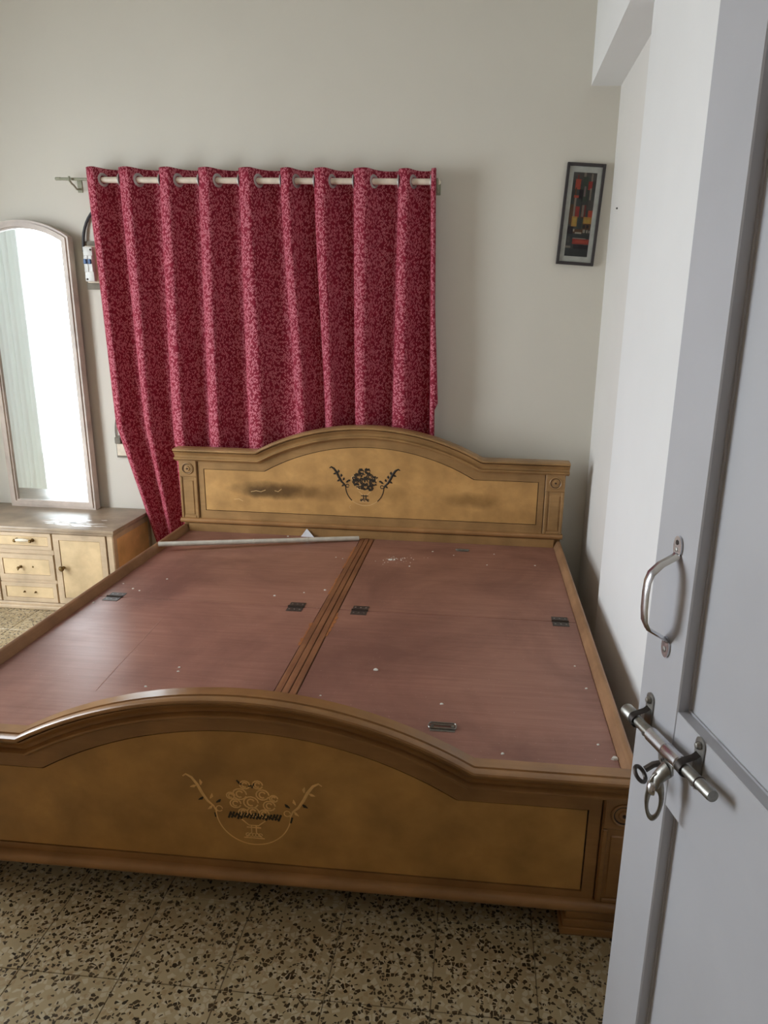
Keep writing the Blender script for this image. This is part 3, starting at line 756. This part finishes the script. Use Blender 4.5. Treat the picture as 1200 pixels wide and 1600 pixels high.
bm = NB(); lathe(bm, [(0, .004), (.006, .0035), (.007, 0)], (XR-.0, -.02, 1.93), (-1, 0, 0), 8)
tag(obj('wall_nail', bm, M['iron']), 'small dark nail in the right wall beside the framed picture', 'nail')

# ------------------------------------------------------------ framed picture
pic = thing('framed_picture', 'tall narrow black framed abstract print hanging askew near the corner', 'picture', (.951, YB, 1.925), (0, math.radians(3.0), 0))
w, h = .171, .432
bm = NB(); fw = .013
for (a, b) in (((-w/2, -h/2), (-w/2+fw, h/2)), ((w/2-fw, -h/2), (w/2, h/2)), ((-w/2+fw, h/2-fw), (w/2-fw, h/2)), ((-w/2+fw, -h/2), (w/2-fw, -h/2+fw))):
    box(bm, (a[0], -.020, a[1]), (b[0], -.002, b[1]), .0015)
obj('frame', bm, M['black'], pic, 30)
bm = NB(); box(bm, (-w/2+.01, -.010, -h/2+.01), (w/2-.01, -.003, h/2-.01)); obj('mount_card', bm, M['mat'], pic, 0)
art_cols = [(74, 76, 72), (90, 86, 80), (190, 84, 62), (168, 62, 54), (128, 58, 52), (196, 148, 74), (208, 172, 84), (150, 138, 122), (72, 82, 68), (46, 40, 44), (186, 178, 160), (104, 72, 48), (140, 120, 116), (62, 66, 66)]
am = [plain('print_ink_%d' % i, c, .6, 0, .10, 60) for i, c in enumerate(art_cols)]
bm = NB(); aw, ah = .052, .178; nq = [0]
def quad(x0, z0, x1, z1, mi, sk=0):
    """x -1..1, z 0 (bottom)..1 (top) of the print"""
    nq[0] += 1; y = -.0102-.00002*nq[0]
    v = [bm.verts.new((x*aw, y, (z-.5)*2*ah)) for x, z in ((x0, z0), (x1, z0), (x1+sk, z1), (x0+sk, z1))]
    f = bm.faces.new(v); f.material_index = mi
quad(-1, 0, 1, 1, 0)
for q in ((-1, .90, 1, 1, 1), (-.1, .93, .1, 1, 7), (.55, .9, .7, .99, 7), (-.75, .80, -.3, .92, 2), (-.62, .92, -.5, .97, 4), (.35, .80, .7, .90, 3), (.55, .68, .7, .82, 7), (-.1, .66, .35, .95, 8), (.05, .72, .2, .84, 12), (-.7, .66, -.58, .82, 11),
          (-.35, .66, .0, .8, 9), (-.75, .70, -.35, .73, 2), (-1, .44, -.55, .62, 11), (-.68, .45, -.52, .70, 7), (-.5, .46, -.15, .60, 3), (-.45, .60, -.1, .69, 0), (.02, .46, .40, .62, 4), (.05, .48, .24, .62, 7), (.4, .46, .62, .62, 0), (.62, .46, 1, .56, 2), (.5, .56, 1, .68, 1),
          (-.95, .38, -.72, .52, 11), (-.72, .36, -.25, .48, 5), (-.6, .38, -.35, .46, 6), (-.25, .30, .28, .47, 8), (-.15, .33, .15, .45, 13), (.28, .40, 1, .48, 5), (.4, .41, .85, .45, 6), (.28, .33, 1, .40, 11), (.3, .345, .5, .385, 9), (.62, .345, .82, .385, 9),
          (-1, .25, -.5, .36, 9), (-.5, .28, .35, .33, 11), (-.3, .275, .25, .295, 10), (-.5, .30, -.38, .33, 10), (.35, .29, .55, .33, 10), (.65, .29, .78, .325, 10), (.86, .29, .95, .32, 10), (-1, .22, 1, .27, 13), (-.9, .16, -.7, .24, 1), (-.45, .21, .7, .225, 7), (-.45, .15, 1, .212, 3), (-.2, .165, .9, .20, 2), (-1, .10, -.55, .125, 7), (-1, 0, 1, .09, 13), (-.3, .09, 1, .14, 9)):
    quad(*q)
obj('print', bm, None, pic, 0, am)
t_ = NT('picture_glass', .05); t_.b.inputs['Transmission Weight'].default_value = 1; t_.b.inputs['IOR'].default_value = 1.1; M['glass'] = t_.m
bm = NB(); box(bm, (-w/2+.012, -.0145, -h/2+.012), (w/2-.012, -.0135, h/2-.012)); obj('glass', bm, M['glass'], pic, 0)

# ------------------------------------------------------------ dresser with mirror
DR, DL, DF, DB, DT = -1.215, -2.200, -.232, YB-.004, .437
dr = thing('dresser', 'low pale wooden dresser with drawers and a door under the tall mirror', 'dresser', ((DR+DL)/2, -.04, 0))
part('carcass', M['dres'], dr, (DL, DF+.014, .035), (DR, DB, .408), .002)
bm = NB()
for (e, z0, z1, bv) in ((.006, .420, .437, .004), (.000, .406, .421, .004)): box(bm, (DL-e, DF-.012-e, z0), (DR+e+.012, DB, z1), bv, 0, 2)
sub('top', bm, M['dres_top'], dr)
bm = NB(); box(bm, (DL-.004, DF-.010, 0), (DR+.006, DB, .020), .004, 0, 2); box(bm, (DL, DF-.002, .019), (DR+.002, DB, .036), .004, 0, 2); sub('plinth', bm, M['dres'], dr)
part('end_post', M['dres'], dr, (DR-.030, DF, .036), (DR, DF+.03, .405), .002)
part('end_post', M['dres'], dr, (DL, DF, .036), (DL+.030, DF+.03, .405), .002)
bm = NB()
for a, b in (((DR, DF+.002, .036), (DR+.003, DF+.035, .405)), ((DR, DB-.03, .036), (DR+.003, DB, .405)), ((DR, DF+.035, .38), (DR+.003, DB-.03, .405)), ((DR, DF+.035, .036), (DR+.003, DB-.03, .06))): box(bm, a, b, .001)
sub('side_frame', bm, M['dres'], dr)
part('side_panel', M['dres_side'], dr, (DR-.001, DF+.036, .061), (DR+.0015, DB-.031, .379), .0005)
def front(kind, x0, x1, z0, z1, m=.026):
    bm = NB(); box(bm, (x0, DF, z0), (x1, DF+.018, z1), .0015)
    o = sub(kind, bm, M['dres'], dr, 30)
    bm = NB(); y = DF
    ring_prism(bm, [(x0+.001, z0+.001), (x0+.001, z1-.001), (x1-.001, z1-.001), (x1-.001, z0+.001)], [(x0+m, z0+m), (x0+m, z1-m), (x1-m, z1-m), (x1-m, z0+m)], y-.005, y+.001)
    sub('border', bm, M['dres'], o, 30)
    bm = NB(); box(bm, (x0+m+.002, y-.002, z0+m+.002), (x1-m-.002, y+.001, z1-m-.002), .001); sub('inset', bm, M['dres_panel'], o, 30)
    return o
CX0, CX1 = -1.818, -1.527
d1 = front('drawer', CX0, CX1, .318, .404, .018); d2 = front('drawer', CX0, CX1, .160, .292, .024); d3 = front('drawer', CX0, CX1, .040, .142, .021)
part('divider', M['dres'], dr, (CX0-.004, DF+.002, .293), (CX1+.003, DF+.015, .317), .001)
part('divider', M['dres'], dr, (CX0-.004, DF+.002, .1425), (CX1+.003, DF+.015, .1595), .001)
cx, cz = -1.664, .366
for s in (-1, 1):
    bm = NB(); lathe(bm, [(0, .009), (.004, .009), (.008, .005), (.018, .005), (.022, .009), (.027, .006), (.028, 0)], (cx+s*.040, DF-.001, cz), (0, -1, 0), 12)
    sub('handle_post', bm, M['brass'], d1)
bm = NB(); tube(bm, bez([(cx-.034, DF-.020, cz+.002), (cx-.015, DF-.026, cz+.006), (cx+.015, DF-.026, cz+.006), (cx+.034, DF-.020, cz+.002)], 8), [.006, .007, .008, .0085, .009, .0085, .008, .007, .006], 10); sub('handle_grip', bm, M['cream'], d1)['label'] = 'cream handle grip'
bm = NB(); lathe(bm, [(0, .008), (.003, .008), (.006, .004), (.018, .004), (.021, .008), (.026, .005), (.027, 0)], (-1.703, DF-.001, .225), (0, -1, 0), 12)
tube(bm, [(-1.703, DF-.02, .225), (-1.707, DF-.022, .212)], .003, 6); sub('broken_handle', bm, M['brass'], d2)
bm = NB(); lathe(bm, [(0, .005), (.003, .004), (.0035, 0)], (-1.640, DF-.001, .226), (0, -1, 0), 8); sub('screw_hole', bm, M['brass'], d2)
for x in (-1.700, -1.642):
    bm = NB(); lathe(bm, [(0, .006), (.003, .005), (.006, .003), (.010, .003), (.011, 0)], (x, DF-.001, .092), (0, -1, 0), 8); sub('screw_stub', bm, M['brass'], d3)
dd = front('door', CX1+.008, DR-.034, .040, .404, .030)
bm = NB(); lathe(bm, [(0, .008), (.006, .006), (.010, .007), (.015, .013), (.021, .014), (.026, .010), (.028, 0)], (-1.478, DF-.005, .232), (0, -1, 0), 16); sub('knob', bm, M['brass'], dd)
dd2 = front('door', DL+.034, CX0-.008, .040, .404, .030)
bm = NB(); lathe(bm, [(0, .008), (.006, .006), (.010, .007), (.015, .013), (.021, .014), (.026, .010), (.028, 0)], (-1.868, DF-.005, .232), (0, -1, 0), 16); sub('knob', bm, M['brass'], dd2)
# flaked patch on the dresser top
bm = NB(); rnd = random.Random(9)
for k in range(26):
    x, y = rnd.uniform(-1.58, -1.30), rnd.uniform(-.20, -.07); L = rnd.uniform(.015, .05)
    pts = [(x-L, y), (x-L*.3, y-.004-rnd.uniform(0, .006)), (x+L, y-.001), (x+L*.4, y+.004+rnd.uniform(0, .005))]
    prism(bm, pts, .4368, .4376, axis='z')
fp_ = sub('flaked_patch', bm, plain('pale_flaked_varnish', (214, 206, 196), .3), dr, 0); fp_['kind'] = 'stuff'

# mirror
mr = thing('arched_mirror', 'tall arch-topped mirror in a pale frame standing on the dresser', 'mirror', (-1.715, YB-.05, .437), (0, 0, math.radians(-1.0)))
MW, MH1, MA = .238, 1.362, 1.436
def mpath(e, n=18):
    s = (MA-MH1); hw = MW-e; R = (MW*MW+s*s)/(2*s)-e; cz = MA-((MW*MW+s*s)/(2*s)); a = math.asin(min(1, hw/R))
    return [(-hw, e)]+[(R*math.sin(-a+2*a*k/n), cz+R*math.cos(-a+2*a*k/n)) for k in range(n+1)]+[(hw, e)]
bm = NB(); ring_prism(bm, mpath(0), mpath(.014), -.012, .03); ring_prism(bm, mpath(.012), mpath(.030), -.018, .02); ring_prism(bm, mpath(.028), mpath(.038), -.010, .02)
obj('frame', bm, M['mframe'], mr, 40)
bm = NB(); prism(bm, mpath(.002), .018, .030); obj('back_panel', bm, M['mframe'], mr, 30)
bm = NB(); prism(bm, mpath(.036), -.001, .006); obj('mirror_glass', bm, M['mirror'], mr, 30)

# ------------------------------------------------------------ open door leaf (door_1)
DA = math.radians(-13); dv = Vector((math.sin(DA), math.cos(DA), 0)); nv = Vector((-math.cos(DA), math.sin(DA), 0)); FE = Vector((.79489, -2.30779, 0))
DW, DTk = .845, .036
# local frame of the door: x = distance from the free edge toward the hinge, y = out of the visible face, z up
hinge_pt = FE-dv*DW
def D(u, o, z): return (u, o, z)
dm = Matrix(((-dv.x, nv.x, 0, FE.x), (-dv.y, nv.y, 0, FE.y), (0, 0, 1, 0), (0, 0, 0, 1)))
door = empty('door_1'); struct(door); door.matrix_world = dm
door['label'] = 'open white panelled door with steel handle and sliding bolt'; 
def dpart(name, mat, a, b, bev=.0015, par=None, seg=1):
    bm = NB(); box(bm, a, b, bev, 0, seg); return obj(name, bm, mat, par or door, 30)
H = 2.06
dpart('stile', M['door'], (0, -DTk, .012), (.1075, 0, H), .002); dpart('stile', M['door'], (DW-.1075, -DTk, .012), (DW, 0, H), .002)
for (z0, z1) in ((.012, .20), (.795, .943), (H-.11, H)): dpart('rail', M['door'], (.1075, -DTk, z0), (DW-.1075, 0, z1), .0012)
for nm, z0, z1 in (('upper_panel', .943, H-.11), ('lower_panel', .20, .795)):
    o = dpart(nm, M['door'], (.107, -DTk+.008, z0-.001), (DW-.107, -.0185, z1+.001), 0)
    # small inner bead round the panel
    bm = NB(); X0, X1, Z0, Z1 = .1075, DW-.1075, z0, z1
    ring_prism(bm, [(X0, Z0), (X0, Z1), (X1, Z1), (X1, Z0)], [(X0+.003, Z0+.003), (X0+.003, Z1-.003), (X1-.003, Z1-.003), (X1-.003, Z0+.003)], -.016, -.019)
    obj('bead', bm, M['door'], o, 30)
# handle: flat polished strap bent into a D with two mounting tabs
bm = NB(); u0 = .060
path = [(.000, 1.152), (.002, 1.149), (.007, 1.146), (.022, 1.138), (.034, 1.126), (.0375, 1.115), (.0385, 1.098), (.038, 1.075), (.036, 1.058), (.030, 1.046), (.014, 1.036), (.004, 1.030), (.0, 1.026)]
rings = []
for i, (o_, z) in enumerate(path):
    a, b = path[max(0, i-1)], path[min(len(path)-1, i+1)]; t = Vector((b[0]-a[0], b[1]-a[1])).normalized(); nn = Vector((-t.y, t.x))
    if nn.x < 0: nn = -nn
    hw = .0105 if 0 < i < 12 else .0095
    sec = [(-hw, .0005), (-hw*.6, .0030), (-hw*.15, .0034), (hw*.15, .0042), (hw*.6, .0030), (hw, .0005), (hw*.5, -.001), (-hw*.5, -.001)]
    rings.append([bm.verts.new((u0+s_, max(.0008, o_+nn.x*q+.001), z+nn.y*q)) for s_, q in sec])
for a, b in zip(rings, rings[1:]):
    for j in range(8): bm.faces.new((a[j], a[(j+1) % 8], b[(j+1) % 8], b[j]))
bm.faces.new(rings[0]); bm.faces.new(rings[-1])
hdl = obj('handle', bm, M['chrome'], door, 50)
def tab(zc, par, mat, zs=1):
    bm = NB(); n = 20; pts = [(u0+.0105*math.cos(2*PI*k/n), zc+.0155*math.sin(2*PI*k/n)) for k in range(n)]
    prism(bm, pts, .0, .0028); o = obj('mounting_tab', bm, mat, par, 40)
    return o
tb = tab(1.163, hdl, M['chrome']); tb2 = tab(1.016, hdl, M['chrome'])
for z, r, m in ((1.169, .0038, 'groove'), (1.159, .0032, 'steel'), (1.012, .0045, 'steel')):
    bm = NB(); lathe(bm, [(0, r), (.0035, r*.9), (.0042, 0)], (u0-.001, 0, z), (0, 1, 0), 12); obj('screw', bm, M[m], hdl, 40)
# sliding bolt
bolt = empty('sliding_bolt'); bolt.parent = door; bolt['label'] = 'steel sliding bolt with hasp loop'
def A_(u, o=.020): return Vector((u, o, .8845+.118*(u-.01)))
bd = (A_(.24)-A_(.01)).normalized()
bm = NB(); L0 = A_(.004)
lathe(bm, [(0, 0), (.0, .0095), (.001, .0105), (.028, .0105), (.030, .0095), (.030, .0078), (.088, .0078), (.088, .0078), (.165, .0078), (.232, .0078), (.236, .0072), (.2365, 0)], L0, bd, 20)
rodo = obj('rod', bm, M['steel'], bolt, 40)
bm = NB(); lathe(bm, [(.080, .0076), (.080, .0105), (.124, .0105), (.1245, .0098), (.126, .0105), (.160, .0105), (.162, .0085), (.162, .0076)], L0, bd, 20); obj('barrel', bm, M['chrome'], bolt, 40)
bm = NB(); lathe(bm, [(.206, .0079), (.206, .0084), (.2075, .0084), (.2075, .0079)], L0, bd, 20); obj('collar', bm, M['groove'], bolt, 40)
for ub in (.036, .172):
    c = A_(ub); bm = NB()
    n = 14; pts = [(ub+.010*math.cos(PI*k/n), c.z+.032+.010*math.sin(PI*k/n)) for k in range(n+1)]+[(ub-.010, c.z-.026), (ub, c.z-.034), (ub+.010, c.z-.026)]
    prism(bm, pts, .0, .0025); b_ = obj('bracket', bm, M['steel'], bolt, 40)
    bm = NB(); hp = [(ub, .002+0*k, 0) for k in range(1)]
    pts3 = [(c.y*0+.001, c.z-.020), (.008, c.z-.0145)]+[(c.y+.0105*math.cos(a), c.z+.0105*math.sin(a)) for a in [(-PI/2+.2)+(PI-.4)*k/8 for k in range(9)]]+[(.008, c.z+.0145), (.001, c.z+.020)]
    r2 = []
    for (oo, zz) in pts3: r2.append([bm.verts.new((ub-.006, oo, zz)), bm.verts.new((ub+.006, oo, zz))])
    for a, b in zip(r2, r2[1:]): bm.faces.new((a[0], a[1], b[1], b[0]))
    r_ = bmesh.ops.solidify(bm, geom=bm.faces[:], thickness=.0016); obj('saddle', bm, M['iron'], bolt, 40)
    for dz in (.031, -.024):
        bm = NB(); lathe(bm, [(0, .0055), (.003, .0055), (.006, .0035), (.0068, 0)], (ub, .002, c.z+dz), (0, 1, 0), 12); obj('screw', bm, M['steel'], bolt, 40)
# hasp: plate from the barrel, then a long oval loop hanging from it
cb = A_(.122)
bm = NB()
pts = [(.103, cb.z-.004), (.141, cb.z+.001), (.146, cb.z-.026), (.140, cb.z-.034), (.126, cb.z-.030), (.108, cb.z-.026)]
prism(bm, pts, .0165, .0195); hp = obj('hasp_plate', bm, M['steel'], bolt, 40)
for (u_, z_) in ((.113, cb.z-.015), (.121, cb.z-.017), (.117, cb.z-.022)):
    bm = NB(); lathe(bm, [(0, .0022), (.001, .002), (.0012, 0)], (u_, .0195, z_), (0, 1, 0), 8); obj('rivet', bm, M['iron'], bolt, 40)
bm = NB()
uc, oc = .134, .030
zt_, zb_ = cb.z-.030, cb.z-.106
# shoulder joining plate and loop
prismp = [(.121, cb.z-.026), (.146, cb.z-.026), (.147, cb.z-.052), (.121, cb.z-.052)]
n = 24; outer_, inner_ = [], []
for k in range(n):
    a = 2*PI*k/n; co_, si_ = math.cos(a), math.sin(a)
    zc = (zt_+zb_)/2; hz = (zt_-zb_)/2
    wdt = .0125-.001*max(0, si_)
    outer_.append((wdt*co_, zc+hz*si_)); inner_.append((.0065*co_, zc-.010+(hz-.018)*si_))
ring_prism(bm, outer_, inner_, -.0022, .0022)
bmesh.ops.bevel(bm, geom=bm.edges[:], offset=.0008, segments=1, affect='EDGES')
bm.transform(Matrix.Translation((.132, .032, 0)) @ Matrix.Rotation(math.radians(112), 4, 'Z'))
obj('hasp_loop', bm, M['steel'], bolt, 50)
bm = NB(); lathe(bm, [(0, .011), (.004, .0105), (.008, .007), (.0095, 0)], (.131, .034, cb.z-.054), (-.3, .9, 0), 16); obj('stud', bm, M['chrome'], bolt, 50)
bm = NB(); tube(bm, [(.132, .018, cb.z-.026), (.132, .025, cb.z-.032), (.132, .032, cb.z-.040), (.132, .033, cb.z-.050)], [.012, .011, .010, .008], 12, flat=(1, .5)); obj('neck', bm, M['steel'], bolt, 50)
# staple with ring that the loop hangs against
bm = NB(); prism(bm, [(.088, cb.z-.030), (.098, cb.z-.030), (.104, cb.z-.058), (.086, cb.z-.058)], .0, .006)
tube(bm, [(.094, .004, cb.z-.044), (.091, .016, cb.z-.048), (.090, .027, cb.z-.056)], .0045, 8); st = obj('staple', bm, M['iron'], bolt, 40)
bm = NB(); torus(bm, (.091, .034, cb.z-.062), (.45, -.55, .7), .0110, .0030, 22, 8); obj('staple_ring', bm, M['iron'], bolt, 50)
# door frame
bm = NB()
for a, b in (((DX0-.0, YF-.12, 0), (DX0+.045, YF, DZ)), ((DX1-.012, YF-.12, 0), (DX1+.0, YF, DZ)), ((DX0+.045, YF-.12, DZ-.045), (DX1-.012, YF, DZ))): box(bm, a, b, .003)
struct(obj('trim_2', bm, M['door'], None, 30))
